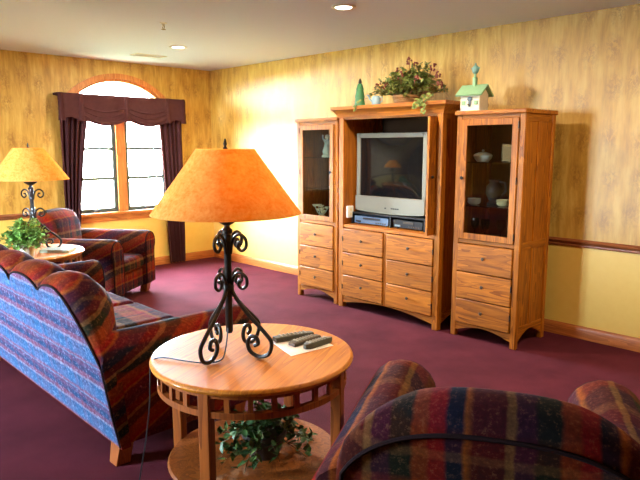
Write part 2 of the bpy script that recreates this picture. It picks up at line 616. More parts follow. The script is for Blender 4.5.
def make_window(name, a, place, label, detail=True):
    """arched window: casing, frame, two casements with panes and muntins, arched transom"""
    o = bpy.data.objects.new(name, None)
    col.objects.link(o)
    o.location = place(a.c, 0, 0)
    tag(o, label, None, None, 'structure')
    N = 28
    ss = [a.c-a.hw+2*a.hw*i/N for i in range(N+1)]

    def band(off0, off1, d0, d1, z0):
        """frame following sides and arch between two offsets, depth d0..d1 (in wall thickness units)"""
        def path(off):
            r = a.rad+off
            hw = a.hw+off
            p = [(a.c-hw, z0)]
            zc = a.apex-a.rad
            for i in range(N+1):
                s = a.c-hw+2*hw*i/N
                p.append((s, zc+math.sqrt(max(0, r*r-(s-a.c)**2))))
            p.append((a.c+hw, z0))
            return p
        A, B = path(off0), path(off1)
        mb = MB()
        mb.loft([[place(A[i][0], A[i][1], d0), place(B[i][0], B[i][1], d0), place(B[i][0], B[i][1], d1), place(A[i][0], A[i][1], d1)] for i in range(len(A))], True, True, False)
        return mb
    b = lambda mb, nm, mat, par=o, bev=0: mb.build(nm, mat, par, bev, world=True)
    b(band(.0, .065, -.16, 0, a.z0-.06), 'casing', 'trim_v')
    b(band(-.035, .0, 0, .8, a.z0), 'jamb', 'trim_v')

    def bar(s0, s1, z0, z1, d0, d1, nm, mat, par=o):
        mb = MB()
        v = [place(s, z, d) for z in (z0, z1) for d in (d0, d1) for s in (s0, s1)]
        mb.add(v, [(0, 2, 3, 1), (4, 5, 7, 6), (0, 1, 5, 4), (2, 6, 7, 3), (0, 4, 6, 2), (1, 3, 7, 5)])
        return b(mb, nm, mat, par)
    bar(a.c-a.hw-.09, a.c+a.hw+.09, a.z0-.035, a.z0, -.32, .8, 'sill', 'trim_y' if place is PA else 'trim')
    bar(a.c-a.hw-.06, a.c+a.hw+.06, a.z0-.12, a.z0-.035, -.10, 0, 'apron', 'trim_y' if place is PA else 'trim')
    zt = 2.06
    bar(a.c-.062, a.c+.062, a.z0, zt, .08, .8, 'mullion', 'trim_v')
    bar(a.c-a.hw+.035, a.c+a.hw-.035, zt, zt+.07, .08, .8, 'transom_bar', 'trim_y')
    for sg in (-1, 1):
        s0, s1 = sorted((a.c+sg*.062, a.c+sg*(a.hw-.035)))
        g = 0.050
        mb = MB()

        def bx(p0, p1, q0, q1, d0=.3, d1=.6):
            v = [place(s, z, d) for z in (q0, q1) for d in (d0, d1) for s in (p0, p1)]
            mb.add(v, [(0, 2, 3, 1), (4, 5, 7, 6), (0, 1, 5, 4), (2, 6, 7, 3), (0, 4, 6, 2), (1, 3, 7, 5)])
        bx(s0, s0+g, a.z0+.002, zt)
        bx(s1-g, s1, a.z0+.002, zt)
        bx(s0+g, s1-g, a.z0+.002, a.z0+.002+g)
        bx(s0+g, s1-g, zt-g, zt)
        case = b(mb, 'casement', 'sash')
        # three panes per casement, split by two muntins
        zs = [a.z0+g, a.z0+g+(zt-a.z0-2*g)/3, a.z0+g+2*(zt-a.z0-2*g)/3, zt-g]
        for i in range(3):
            bar(s0+g, s1-g, zs[i], zs[i+1], .42, .46, 'pane', 'window_glass', case)
            if i:
                bar(s0+g, s1-g, zs[i]-.020, zs[i]+.020, .30, .56, 'muntin', 'sash', case)
        bar((s0+s1)/2-.05, (s0+s1)/2+.03, a.z0+.004, a.z0+.03, .12, .3, 'crank', 'black_metal', case)
    # arched pane over the transom bar
    mb = MB()
    r = [[place(s, zt+.07, .42), place(s, max(zt+.071, a.top(s)-.03), .42), place(s, max(zt+.071, a.top(s)-.03), .46), place(s, zt+.07, .46)] for s in ss[1:-1]]
    mb.loft(r, True, True, False)
    b(mb, 'arched_pane', 'window_glass')
    return o


make_window('window_1', WA, PA, 'arched oak window with two casements behind plum drapes')
make_window('window_2', WC, PC, 'oak window in the wall behind the sofa')
portal((-TH-.02, WA.c, 1.66), 1.4, 1.8, (0, R(-90), 0))
portal((WC.c, Y1-TH-.02, 1.55), 1.04, 1.7, (R(90), 0, 0))
for p_ in [o for o in bpy.data.objects if o.name.startswith('window_portal')]:
    if abs(p_.rotation_euler.y) > .1:
        p_.data.size, p_.data.size_y = 1.8, 1.4
tag(MB().box(-40, -.5, -40, 30, -.6, -.5).add([(-.5, -40, -.5), (40, -40, -.5), (40, -7.2, -.5), (-.5, -7.2, -.5)], [(0, 1, 2, 3)]).build('lawn', 'lawn'), 'sunlit green lawn outside the windows', 'lawn', None, 'structure')

# ------------------------------------------------------------------ ceiling fittings
def can_light(x, y, label):
    t = thing('recessed_light', (x, y, H), label, 'ceiling light', 'recessed ceiling lights')
    MB().lathe([(.068, .0), (.098, 0), (.098, -.006), (.085, -.012), (.068, -.008)], 0, 0, 0, 28, cap=False).build('trim_ring', 'white', t)
    MB().lathe([(.001, -.004), (.067, -.004), (.067, -.001), (.001, -.001)], 0, 0, 0, 28, cap=False).build('lens', 'can_lens', t)
    l = bpy.data.lights.new('can_lamp', 'AREA')
    l.shape = 'DISK'
    l.size = .13
    l.energy = CAN_POWER
    l.color = (1.0, .83, .58)
    o = bpy.data.objects.new('can_lamp', l)
    col.objects.link(o)
    o.parent = t
    o.location = (0, 0, -.014)
    return t


can_light(4.17, -1.55, 'round recessed ceiling light above the television cabinet')
can_light(1.56, -1.46, 'round recessed ceiling light nearest the arched window')
can_light(6.80, -1.55, 'round recessed ceiling light at the right end of the room')

t = thing('ceiling_vent', (.77, -1.39, H), 'white slotted ceiling vent near the arched window', 'vent')
f = MB()
for a in ((-.09, .09, -.20, -.175), (-.09, .09, .175, .20), (-.09, -.07, -.175, .175), (.07, .09, -.175, .175)):
    f.box(a[0], a[1], a[2], a[3], -.008, 0)
f.build('frame', 'white', t)
for i in range(6):
    x = -.06+i*.022
    MB().prism([(x, -.001), (x+.004, -.001), (x+.014, -.012), (x+.010, -.012)], -.174, .174, 'xz').build('slat', 'white', t)

t = thing('fire_sprinkler', (2.62, -2.25, H), 'small brass fire sprinkler head on the ceiling', 'sprinkler')
MB().lathe([(.032, 0), (.032, -.004), (.012, -.01), (.010, -.03)], 0, 0, 0, 16).build('escutcheon', 'white', t)
MB().tube([(.010, 0, -.025), (.016, 0, -.04), (.004, 0, -.055)], .003).tube([(-.010, 0, -.025), (-.016, 0, -.04), (-.004, 0, -.055)], .003).lathe([(.02, -.055), (.02, -.058)], 0, 0, 0, 12).build('deflector', 'brass', t)


# ------------------------------------------------------------------ drapes and valance
def drape(name, ya_top, yb_top, ya_bot, yb_bot, ztop, zbot, x0, label, nf):
    mb = MB()
    rings = []
    NU, NV = 64, 18
    for j in range(NV+1):
        tz = j/NV
        e = tz**.65
        a = ya_top+(ya_bot-ya_top)*e
        b = yb_top+(yb_bot-yb_top)*e
        z = ztop+(zbot-ztop)*tz
        front, back = [], []
        for i in range(NU+1):
            u = i/NU
            y = a+(b-a)*u
            ph = u*nf*2*PI+.5*math.sin(3*tz)
            x = x0+(.026+.012*tz)*math.sin(ph)+.008*math.sin(ph*2.3+1)
            front.append((x+.004, y, z))
            back.append((x-.004, y, z))
        rings.append(front+back[::-1])
    mb.loft(rings, True, True, True)
    return tag(mb.build(name, 'drape'), label, 'drape', 'plum window drapes')


drape('drape', -2.23, -1.84, -2.24, -2.11, 2.10, .02, .075, 'long plum drape on the left of the window, behind the armchair', 5)
drape('drape', -.92, -.545, -.81, -.55, 2.10, .02, .075, 'long plum drape on the right of the window, by the room corner', 5)

vt = thing('valance', (0, -1.39, 2.0), 'plum box valance with swags across the top of the arched window', 'valance')
ya, yb = -2.265, -.525
mb = MB()
NU = 60
ring_f = []
def val_low(u):
    y = ya+(yb-ya)*u
    if u < .16 or u > .845:
        return 2.0-.012*math.sin(u*60)
    q = (u-.16)/.3425
    q = q-math.floor(min(q, 1.999))
    return 1.985-.075*math.sin(PI*min(1, max(0, q)))
rings = []
for i in range(NU+1):
    u = i/NU
    y = ya+(yb-ya)*u
    zl = val_low(u)
    bulge = .008*math.sin(u*40)
    rings.append([(.002, y, 2.295), (.150, y, 2.295), (.158+bulge, y, 2.26), (.156, y, 2.12), (.164+bulge, y, (2.1+zl)/2), (.158, y, zl), (.148, y, zl+.004), (.142, y, 2.25), (.002, y, 2.27)])
mb.loft(rings, True, True, True)
mb.build('board', 'drape', vt, world=True)
for u in (.02, .16, .50, .845, .98):
    y = ya+(yb-ya)*u
    MB().loft([[(.158, y-.035*k, z), (.172, y-.022*k, z), (.175, y, z), (.172, y+.022*k, z), (.158, y+.035*k, z)] for z, k in ((2.296, .7), (2.2, .8), (2.08, 1), (1.965, 1.3))]).build('pleat', 'drape', vt, world=True)
for u0, u1 in ((.17, .49), (.51, .835)):
    for k in range(3):
        pts = []
        for i in range(15):
            q = i/14
            u = u0+(u1-u0)*q
            pts.append((.163, ya+(yb-ya)*u, 2.12-.05*k+.02-(.055+.022*k)*math.sin(PI*q)))
        MB().tube(pts, .011, 6).build('swag_fold', 'drape', vt, world=True)


# ------------------------------------------------------------------ cabinets
def knob(x, y, z, par, mat='pewter'):
    return MB().lathe([(.005, 0), (.005, -.012), (.013, -.016), (.015, -.022), (.010, -.028), (.001, -.029)], x, y, z, 12, 'y').build('knob', mat, par, world=True)


def drawer(x0, x1, z0, z1, yf, par, kx=None):
    d = MB().box(x0, x1, yf-.012, yf+.02, z0, z1).build('drawer', 'oak_h', par, .006, 2, world=True)
    kn = knob((x0+x1)/2 if kx is None else kx, yf-.011, (z0+z1)/2+.012, par)
    kn.parent = d
    kn.matrix_parent_inverse = Matrix()
    return d


def arch_rail(u0, u1, z0, z1, rise, a, b, axes):
    n = 14
    poly = [(u0, z1), (u0, z0)]
    for i in range(1, n):
        q = i/n
        poly.append((u0+(u1-u0)*q, z0+rise*math.sin(PI*q)))
    poly += [(u1, z0), (u1, z1)]
    return MB().prism(poly, a, b, axes)


def tower(x0, x1, label, hinge_side, shelves):
    """narrow glazed cabinet with three drawers; world coordinates"""
    yf, yb = -.70, -.185
    t = thing('display_cabinet', ((x0+x1)/2, (yf+yb)/2, 0), label, 'cabinet', 'glazed oak display cabinets')
    B = lambda mb, nm, mat, bev=.003, par=t: mb.build(nm, mat, par, bev, world=True)
    PW = .05
    zt = 1.91
    for px in (x0, x1-PW):
        for py in (yf, yb-PW):
            B(MB().box(px, px+PW, py, py+PW, 0, zt), 'post', 'oak_v', .005)
    B(MB().box(x0-.012, x1+.012, yf-.022, yb+.01, zt, zt+.035), 'top', 'oak_h', .006)
    B(MB().box(x0+PW, x1-PW, yf+.004, yf+.026, 1.878, zt), 'top_rail', 'oak_h')
    B(MB().box(x0+PW, x1-PW, yf+.004, yf+.026, .835, .868), 'middle_rail', 'oak_h')
    B(arch_rail(x0+PW, x1-PW, .055, .125, .055, yf+.004, yf+.026, 'xz'), 'bottom_rail', 'oak_h', .002)
    # sides: stiles, panels, rails
    for s, px in ((-1, x0), (1, x1)):
        a, b = (px+.006, px+.024) if s < 0 else (px-.024, px-.006)
        pa, pb = (px+.014, px+.022) if s < 0 else (px-.022, px-.014)
        ym = (yf+yb)/2
        for z0, z1 in ((.17, .82), (.88, 1.85)):
            for y0, y1 in ((yf+PW, ym-.025), (ym+.025, yb-PW)):
                B(MB().box(pa, pb, y0, y1, z0, z1), 'side_panel', 'oak_v', 0)
        B(MB().box(a, b, ym-.027, ym+.027, .175, .82).box(a, b, ym-.027, ym+.027, .88, 1.85), 'side_stile', 'oak_v', .002)
        B(MB().box(a, b, yf+PW, yb-PW, 1.85, zt), 'side_rail', 'oak_d', .002)
        B(MB().box(a, b, yf+PW, yb-PW, .82, .88), 'side_rail', 'oak_d', .002)
        B(arch_rail(yf+PW, yb-PW, .05, .175, .085, a, b, 'yz'), 'side_rail', 'oak_d', .002)
    B(MB().box(x0+PW, x1-PW, yb-.02, yb-.01, .15, zt), 'back_panel', 'inner_tower', 0)
    B(MB().box(x0+.025, x1-.025, yf+.03, yb-.02, .84, .86), 'cabinet_floor', 'inner_tower', 0)
    for z in shelves:
        B(MB().box(x0+.03, x1-.03, yf+.06, yb-.03, z, z+.008), 'shelf', 'shelf_glass', 0)
    # drawers
    zz = [.128, .348, .585, .832]
    for i in range(3):
        drawer(x0+PW+.004, x1-PW-.004, zz[i]+.004, zz[i+1]-.004, yf, t)
    # glazed door
    dx0, dx1, dz0, dz1 = x0+PW+.003, x1-PW-.003, .872, 1.876
    FW = .052
    d = MB().box(dx0, dx0+FW, yf-.012, yf+.012, dz0, dz1).box(dx1-FW, dx1, yf-.012, yf+.012, dz0, dz1).box(dx0+FW, dx1-FW, yf-.012, yf+.012, dz0, dz0+FW).box(dx0+FW, dx1-FW, yf-.012, yf+.012, dz1-FW, dz1)
    d = B(d, 'door', 'oak_v', .003)

    def sub(mb, nm, mat):
        o = mb.build(nm, mat, t, 0, world=True)
        o.parent = d
        return o
    sub(MB().box(dx0+FW, dx1-FW, yf-.002, yf+.002, dz0+FW, dz1-FW), 'glass_pane', 'cabinet_glass')
    hx = dx1+.002 if hinge_side > 0 else dx0-.002
    kx = dx0+FW*.5 if hinge_side > 0 else dx1-FW*.5
    kn = knob(kx, yf-.011, 1.39, t, 'black_metal')
    kn.parent = d
    for z in (.93, 1.38, 1.82):
        sub(MB().lathe([(.005, -.028), (.005, .028)], hx, yf-.012, z, 8), 'hinge', 'black_metal')
    for z in (.26, .50):
        B(MB().lathe([(.005, -.024), (.005, .024)], hx, yf-.012, z, 8), 'hinge', 'black_metal', 0)
    return t


tower(2.665, 3.285, 'narrow glazed oak cabinet with three drawers, left of the television', -1, (1.20, 1.53))
tower(4.695, 5.315, 'narrow glazed oak cabinet with three drawers, right of the television, by the bare wall', 1, (1.145, 1.515))

# armoire
AX0, AX1, AYF, AYB = 3.325, 4.565, -.72, -.10
at_ = thing('television_armoire', ((AX0+AX1)/2, (AYF+AYB)/2, 0), 'wide oak television armoire with crown moulding and six drawers', 'armoire')
B = lambda mb, nm, mat, bev=.003, par=at_: mb.build(nm, mat, par, bev, world=True)
PW = .06
ZT = 1.955
for px in (AX0, AX1-PW):
    for py in (AYF, AYB-PW):
        B(MB().box(px, px+PW, py, py+PW, 0, ZT), 'post', 'oak_v', .005)
for s, px in ((-1, AX0), (1, AX1)):
    a, b = (px+.010, px+.026) if s < 0 else (px-.026, px-.010)
    B(MB().box(a, b, AYF+PW, AYB-PW, .15, ZT), 'side_panel', 'oak_v', 0)
    B(arch_rail(AYF+PW, AYB-PW, .05, .16, .07, a-.003, b+.003, 'yz'), 'side_rail', 'oak_d', .002)
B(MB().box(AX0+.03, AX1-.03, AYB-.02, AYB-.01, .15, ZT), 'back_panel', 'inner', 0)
B(MB().box(AX0+PW, AX1-PW, AYF+.006, AYF+.030, 1.915, ZT), 'top_rail', 'oak_h')
B(MB().box(AX0+PW, AX1-PW, AYF+.006, AYB-.02, .835, .868), 'television_deck', 'oak_h')
B(arch_rail(AX0+PW, AX1-PW, .05, .118, .06, AYF+.006, AYF+.030, 'xz'), 'bottom_rail', 'oak_h', .002)
xm = (AX0+AX1)/2
B(MB().box(xm-.022, xm+.022, AYF+.004, AYF+.028, .118, .835), 'centre_stile', 'oak_v')
# crown moulding: stepped cove, mitred loft round three sides
cp = [(0, ZT-.02), (.012, ZT-.02), (.016, ZT), (.024, ZT+.015), (.045, ZT+.045), (.062, ZT+.055), (.066, ZT+.085), (0, ZT+.085)]
mb = MB()
rings = []
for bx_, by_, ox, oy in ((AX0, AYB, -1, 0), (AX0, AYF, -1, -1), (AX1, AYF, 1, -1), (AX1, AYB, 1, 0)):
    rings.append([(bx_+ox*o, by_+oy*o, z) for o, z in cp])
mb.loft(rings, True, True, False)
B(mb, 'crown_moulding', 'oak_h', 0)
B(MB().box(AX0+.001, AX1-.001, AYF+.001, AYB, ZT+.002, ZT+.083), 'top_board', 'oak_h', 0)
zz = [.122, .350, .585, .832]
for i in range(3):
    drawer(AX0+PW+.004, xm-.024, zz[i]+.004, zz[i+1]-.004, AYF+.002, at_)
    drawer(xm+.024, AX1-PW-.004, zz[i]+.004, zz[i+1]-.004, AYF+.002, at_)
for z in (.22, .47, .72):
    B(MB().lathe([(.005, -.024), (.005, .024)], AX1-PW-.001, AYF-.01, z, 8), 'hinge', 'black_metal', 0)
    B(MB().lathe([(.005, -.024), (.005, .024)], AX0+PW+.001, AYF-.01, z, 8), 'hinge', 'black_metal', 0)
# pocket doors: the left one slid home, the right one standing out a hand's breadth
for nm, xa, y0, y1 in (('l', AX0+PW-.026, AYF+.012, AYF+.50), ('r', AX1-PW-.022, AYF-.105, AYF+.42)):
    mb = MB()
    z0, z1 = .874, 1.908
    F = .06
    mb.box(xa, xa+.022, y0, y0+F, z0, z1).box(xa, xa+.022, y1-F, y1, z0, z1).box(xa, xa+.022, y0+F, y1-F, z0, z0+F).box(xa, xa+.022, y0+F, y1-F, z1-F, z1)
    d = B(mb, 'pocket_door', 'oak_v', .002)
    o = MB().box(xa+.006, xa+.016, y0+F, y1-F, z0+F, z1-F).build('door_panel', 'oak_v', at_, 0, world=True)
    o.parent = d
    if nm == 'r':
        kn = MB().lathe([(.005, 0), (.005, .012), (.013, .016), (.015, .022), (.010, .028), (.001, .029)], xa+.021, y0+.035, 1.39, 12, 'x').build('knob', 'black_metal', at_, 0, world=True)
        kn.parent = d

# television
TX0, TX1, TZ0, TZ1, TY = 3.395, 4.270, .990, 1.785, -.535
tv = thing('television', ((TX0+TX1)/2, TY+.2, TZ0), 'silver tube television with dark glass screen in the armoire', 'television')
B = lambda mb, nm, mat, bev=.003, par=tv: mb.build(nm, mat, par, bev, world=True)
SX0, SX1, SZ0, SZ1 = TX0+.048, TX1-.046, 1.158, 1.738
mb = MB().box(TX0, SX0, TY, TY+.08, SZ0, TZ1).box(SX1, TX1, TY, TY+.08, SZ0, TZ1).box(SX0, SX1, TY, TY+.08, SZ1, TZ1)
B(mb, 'bezel', 'silver', .006)
n = 16
poly = [(TX0, SZ0), (TX0, TZ0+.022)]+[(TX0+(TX1-TX0)*i/n, TZ0+.022-.022*math.sin(PI*i/n)**.6) for i in range(1, n)]+[(TX1, TZ0+.022), (TX1, SZ0)]
B(MB().prism(poly, TY-.015, TY+.08), 'control_panel', 'silver', .004)
mb = MB()
rings = []
for j in range(13):
    z = SZ0+(SZ1-SZ0)*j/12
    rings.append([(SX0+(SX1-SX0)*i/16, TY+.018-.022*(1-((i-8)/8)**2)*(1-((j-6)/6)**2)-.004, z) for i in range(17)])
mb.loft(rings, False, False, True)
v0 = len(mb.v)
mb.box(SX0-.004, SX1+.004, TY+.03, TY+.05, SZ0-.004, SZ1+.004)
B(mb, 'screen', 'screen', 0)
c0, c1 = (TX0+TX1)/2, (TZ0+TZ1)/2
B(MB().loft([[(TX0+.01, TY+.08, TZ0+.03), (TX1-.01, TY+.08, TZ0+.03), (TX1-.01, TY+.08, TZ1-.01), (TX0+.01, TY+.08, TZ1-.01)],
             [(TX0+.10, TY+.40, TZ0+.06), (TX1-.10, TY+.40, TZ0+.06), (TX1-.10, TY+.40, TZ1-.12), (TX0+.10, TY+.40, TZ1-.12)]], smooth=False), 'casing', 'dark')
for i, x in enumerate((3.80, 3.88, 3.905, 3.93, 3.955)):
    B(MB().box(x-.008, x+.008, TY-.021, TY-.012, 1.045, 1.055), 'button', 'dark', 0)
st = thing('television_stand', ((TX0+TX1)/2, -.42, .868), 'low black riser shelf carrying the television', 'stand')
B = lambda mb, nm, mat, bev=.002, par=st: mb.build(nm, mat, par, bev, world=True)
B(MB().box(TX0-.005, 4.32, -.60, -.20, .974, .989), 'shelf', 'black')
for x in (TX0-.005, 3.895, 4.302):
    B(MB().box(x, x+.016, -.60, -.20, .869, .974), 'support', 'black')

for nm, x0_, x1_, mt, lab in (('video_recorder', 3.425, 3.870, 'silver_blue', 'silver-blue video recorder under the left half of the television'), ('disc_player', 3.935, 4.280, 'black', 'black disc player under the right half of the television')):
    t = thing(nm, ((x0_+x1_)/2, -.45, .868), lab, 'media player')
    B = lambda mb, n_, mat, bev=.002, par=t: mb.build(n_, mat, par, bev, world=True)
    B(MB().box(x0_, x1_, -.59, -.26, .880, .952), 'body', mt)
    for fx in (x0_+.04, x1_-.04):
        for fy in (-.56, -.30):
            B(MB().lathe([(.012, 0), (.012, .012)], fx, fy, .869, 8), 'foot', 'black', 0)
    B(MB().box(x0_+.12, x1_-.10, -.594, -.588, .922, .942), 'slot', 'dark' if mt != 'black' else 'pewter', 0)
    B(MB().box(x0_+.02, x0_+.09, -.594, -.588, .890, .908), 'display', 'black' if mt != 'black' else 'tin_blue', 0)
    for k in range(5):
        B(MB().box(x1_-.16+k*.028, x1_-.142+k*.028, -.594, -.588, .890, .902), 'button', 'pewter', 0)

t = thing('outlet_plate', (3.3825, -.628, .99), 'white outlet plate inside the armoire, left of the television', 'outlet')
MB().box(-.001, .022, -.045, .045, -.06, .06).build('plate', 'white', t, .004)
for z in (-.022, .022):
    MB().lathe([(.014, 0), (.014, .004)], .0215, 0, z, 12, 'x').build('socket', 'cream', t)

# ------------------------------------------------------------------ things in the glazed cabinets
def figurine(loc, prof, mat, label, name='figurine', extra=None, cat='figurine'):
    t = thing(name, loc, label, cat)
    MB().lathe(prof, seg=18).build('body', mat, t)
    if extra:
        extra(t)
    return t


def ex_lady(t):
    MB().ball((0, 0, .215), .028).build('head', 'cream', t)
    MB().tube([(.03, 0, .17), (.055, -.02, .14), (.03, -.045, .12)], .010).build('arm', 'celadon', t)
    MB().tube([(-.03, 0, .17), (-.06, -.01, .20), (-.05, -.02, .235)], .010).build('arm', 'celadon', t)


figurine((2.935, -.50, 1.539), [(.06, 0), (.062, .012), (.045, .03), (.055, .06), (.035, .12), (.030, .15), (.042, .17), (.016, .19)], 'celadon', 'pale green porcelain lady figurine on the top shelf of the left cabinet', extra=ex_lady)
figurine((2.985, -.48, 1.209), [(.03, 0), (.034, .01), (.02, .03), (.026, .10), (.018, .16), (.012, .20), (.020, .22)], 'white', 'slim white vase on the middle shelf of the left cabinet', 'bud_vase', cat='vase')
t = thing('flower_ornament', (2.86, -.52, .861), 'cream porcelain flower ornament at the bottom of the left glazed cabinet', 'ornament')
MB().lathe([(.07, 0), (.075, .015), (.05, .03), (.03, .045)], seg=16).build('base', 'cream', t)
rr = random.Random(3)
for i in range(9):
    a = i*2*PI/9
    q = .035+.05*(i % 2)
    cx_, cy_, cz_ = q*math.cos(a), q*math.sin(a)*.6, .06+.09*((i*5) % 9)/9
    MB().lathe([(.004, 0), (.022, .010), (.032, .026), (.030, .028), (.018, .014), (.002, .006)], cx_, cy_, cz_, 8, cap=False).build('petal_cup', 'cream', t)
    MB().tube([(0, 0, .03), (cx_*.6, cy_*.6, cz_*.6), (cx_, cy_, cz_+.004)], .005, 6).build('stem', 'celadon', t)

figurine((4.915, -.43, 1.154), [(.055, 0), (.06, .01), (.04, .03), (.075, .10), (.07, .15), (.04, .19), (.05, .215), (.045, .215), (.03, .19)], 'pot_dark', 'dark glazed pitcher on the middle shelf of the right cabinet', 'pitcher', lambda t: MB().tube([(.045, 0, .20), (.10, 0, .19), (.11, 0, .12), (.07, 0, .08)], .009).build('handle', 'pot_dark', t), 'pitcher')
for x, y, nn, lab in ((4.792, -.545, 3, 'stack of white saucers left of the dark pitcher'), (5.055, -.52, 3, 'stack of cream bowls right of the dark pitcher')):
    for k in range(nn):
        o = MB().lathe([(.026, 0), (.046, .008), (.058, .024), (.057, .026), (.044, .012), (.001, .006)], x, y, 1.154+k*.0145, 20).build('saucer' if x < 4.9 else 'bowl', 'white' if x < 4.9 else 'cream')
        tag(o, ('white saucer' if x < 4.9 else 'cream bowl')+(' at the bottom of' if k == 0 else ' on top of' if k == nn-1 else ' in the middle of')+' the stack '+('left' if x < 4.9 else 'right')+' of the dark pitcher', 'dish', 'dishes in the right glazed cabinet')
t = thing('picture_frame', (5.03, -.40, 1.524), 'small tan framed picture on the upper shelf of the right cabinet', 'picture')
MB().box(-.075, .075, -.008, .008, 0, .15).build('frame', 'brass', t, .003)
MB().box(-.06, .06, -.0095, -.007, .015, .135).build('print', 'picture', t)
t = thing('serving_dish', (4.815, -.47, 1.524), 'low white covered dish on the upper shelf of the right cabinet', 'dish')
MB().lathe([(.05, 0), (.075, .03), (.08, .05)], seg=20).build('bowl', 'white', t)
MB().lathe([(.082, .05), (.07, .065), (.03, .08), (.012, .083)], seg=20).build('lid', 'white', t)
MB().ball((0, 0, .092), .012).build('lid_knob', 'white', t)
for i, (x, y) in enumerate(((4.78, -.50), (4.90, -.53), (5.03, -.50))):
    o = MB().lathe([(.03, 0), (.03, .004), (.006, .012), (.006, .07), (.03, .09), (.04, .14), (.036, .17), (.034, .17), (.036, .14), (.026, .095), (.002, .085)], x, y, .861, 16, cap=False).build('goblet', 'shelf_glass')
    tag(o, ('leftmost', 'middle', 'rightmost')[i]+' clear glass goblet at the bottom of the right cabinet', 'glass', 'goblets in the right cabinet')


# ------------------------------------------------------------------ leaves
def leaf(mb, p, d, n, L, W):
    """small folded leaf: six points, two sides"""
    d = d.normalized()
    s = d.cross(n)
    if s.length < 1e-3:
        s = d.cross(Vector((1, 0, .3)))
    s.normalize()
    n2 = s.cross(d)
    pts = [p, p+d*L*.35+s*W*.5+n2*W*.12, p+d*L*.75+s*W*.32+n2*W*.05, p+d*L-n2*W*.15, p+d*L*.75-s*W*.32+n2*W*.05, p+d*L*.35-s*W*.5+n2*W*.12, p+d*L*.5-n2*W*.05]
    mb.add(pts, [(0, 1, 6), (1, 2, 6), (2, 3, 6), (3, 4, 6), (4, 5, 6), (5, 0, 6)])


def bush(rng, mb, stems, base, n_stems, reach, height, leaves, L, droop=0.2, flat=1.0, zmin=None):
    for i in range(n_stems):
        a = rng.uniform(0, 2*PI)
        rad = rng.uniform(.3, 1)*reach
        hz = height*rng.uniform(.4, 1)*(1.1-.5*(rad/reach))
        p0 = Vector(base)+Vector((rng.uniform(-.02, .02), rng.uniform(-.02, .02), 0))
        p2 = Vector(base)+Vector((math.cos(a)*rad, math.sin(a)*rad*flat, hz-droop*rad))
        p1 = (p0+p2)/2+Vector((0, 0, hz*.4))
        if zmin is not None:
            p2.z = max(p2.z, zmin+.012)
        pts = [(p0*(1-q)**2+p1*2*q*(1-q)+p2*q*q) for q in [k/6 for k in range(7)]]
        stems.tube(pts, .002, 4)
        for k in range(leaves):
            q = rng.uniform(.25, 1)
            p = p0*(1-q)**2+p1*2*q*(1-q)+p2*q*q
            d = Vector((rng.uniform(-1, 1), rng.uniform(-1, 1), rng.uniform(-.5, .9)))
            if zmin is not None and p.z+d.normalized().z*L*1.2 < zmin+.01:
                d.z = abs(d.z)*.3
            leaf(mb, p, d, Vector((rng.uniform(-.4, .4), rng.uniform(-.4, .4), 1)), L*rng.uniform(.6, 1.2), L*.7*rng.uniform(.6, 1.1))


# ------------------------------------------------------------------ on top of the cabinets
ZA = ZT+.085
t = thing('silk_flower_arrangement', (3.98, -.47, ZA), 'silk ivy and dried berry arrangement in a wicker basket on the armoire', 'flower arrangement')
MB().lathe([(.10, 0), (.12, .03), (.135, .09), (.125, .09), (.11, .03)], seg=24).build('basket', 'wicker', t)
for k in range(4):
    z = .012+k*.02
    r_ = .104+.0085*k*1.0+.006
    MB().tube([((r_+.003*math.sin(i*1.7+k*PI))*math.cos(2*PI*i/40), (r_+.003*math.sin(i*1.7+k*PI))*math.sin(2*PI*i/40), z) for i in range(40)], .006, 5, True).build('weave', 'wicker', t)
rng = random.Random(11)
fm, sm = MB(), MB()
bush(rng, fm, sm, (0, 0, .07), 100, .44, .36, 17, .05, .25, .45)
bush(rng, fm, sm, (.12, 0, .07), 40, .24, .36, 16, .05, .1, .6)
# trailing ivy over the front edge
for x, n_, ln in ((.40, 9, .13), (.44, 8, .10), (.35, 6, .06), (-.36, 4, .05)):
    pts = [Vector((x, -.10, .09)), Vector((x+.01, -.25, .06)), Vector((x+.01, -.335, .0)), Vector((x+.02, -.35, -ln))]
    sm.tube(pts, .002, 4)
    for k in range(n_*2):
        q = rng.uniform(.3, 1)*3
        i = min(2, int(q))
        p = pts[i].lerp(pts[i+1], q-i)
        leaf(fm, p, Vector((rng.uniform(-1, 1), -.6, rng.uniform(-1, .3))), Vector((0, -1, .4)), .04, .03)
tag(fm.build('foliage', 'silkleaf', t), kind='stuff')
sm.build('stems', 'stem', t)
bm_ = MB()
for x, y, z in ((-.33, -.05, .22), (-.30, 0, .17), (-.12, 0, .33), (.02, 0, .42), (.06, .02, .36), (.30, -.02, .32), (.34, 0, .26), (-.2, -.1, .2), (.2, -.12, .24), (.0, -.1, .28), (.38, -.02, .18)):
    bm_.tube([(x*.3, y*.3, .08), (x*.8, y, z*.7), (x, y, z)], .003, 4)
    for k in range(9):
        bm_.ball((x+rng.uniform(-.03, .03), y+rng.uniform(-.02, .02), z+rng.uniform(-.04, .03)), .0105, 6, 4)
tag(bm_.build('berries', 'berry', t), 'reddish brown dried berries', kind='stuff')

t = thing('ceramic_tree', (3.40, -.50, ZA), 'small green cone tree ornament at the left end of the armoire top', 'ornament')
MB().lathe([(.035, 0), (.038, .006), (.038, .012), (.02, .014)], seg=16).build('base', 'stem', t)
MB().lathe([(.056, .014), (.056, .022), (.044, .10), (.052, .10), (.036, .18), (.042, .18), (.024, .235), (.020, .24)], seg=18).build('cone', 'tree_green', t)
MB().lathe([(.010, .24), (.018, .25), (.014, .27), (.004, .29)], seg=10).build('finial', 'pot_dark', t)

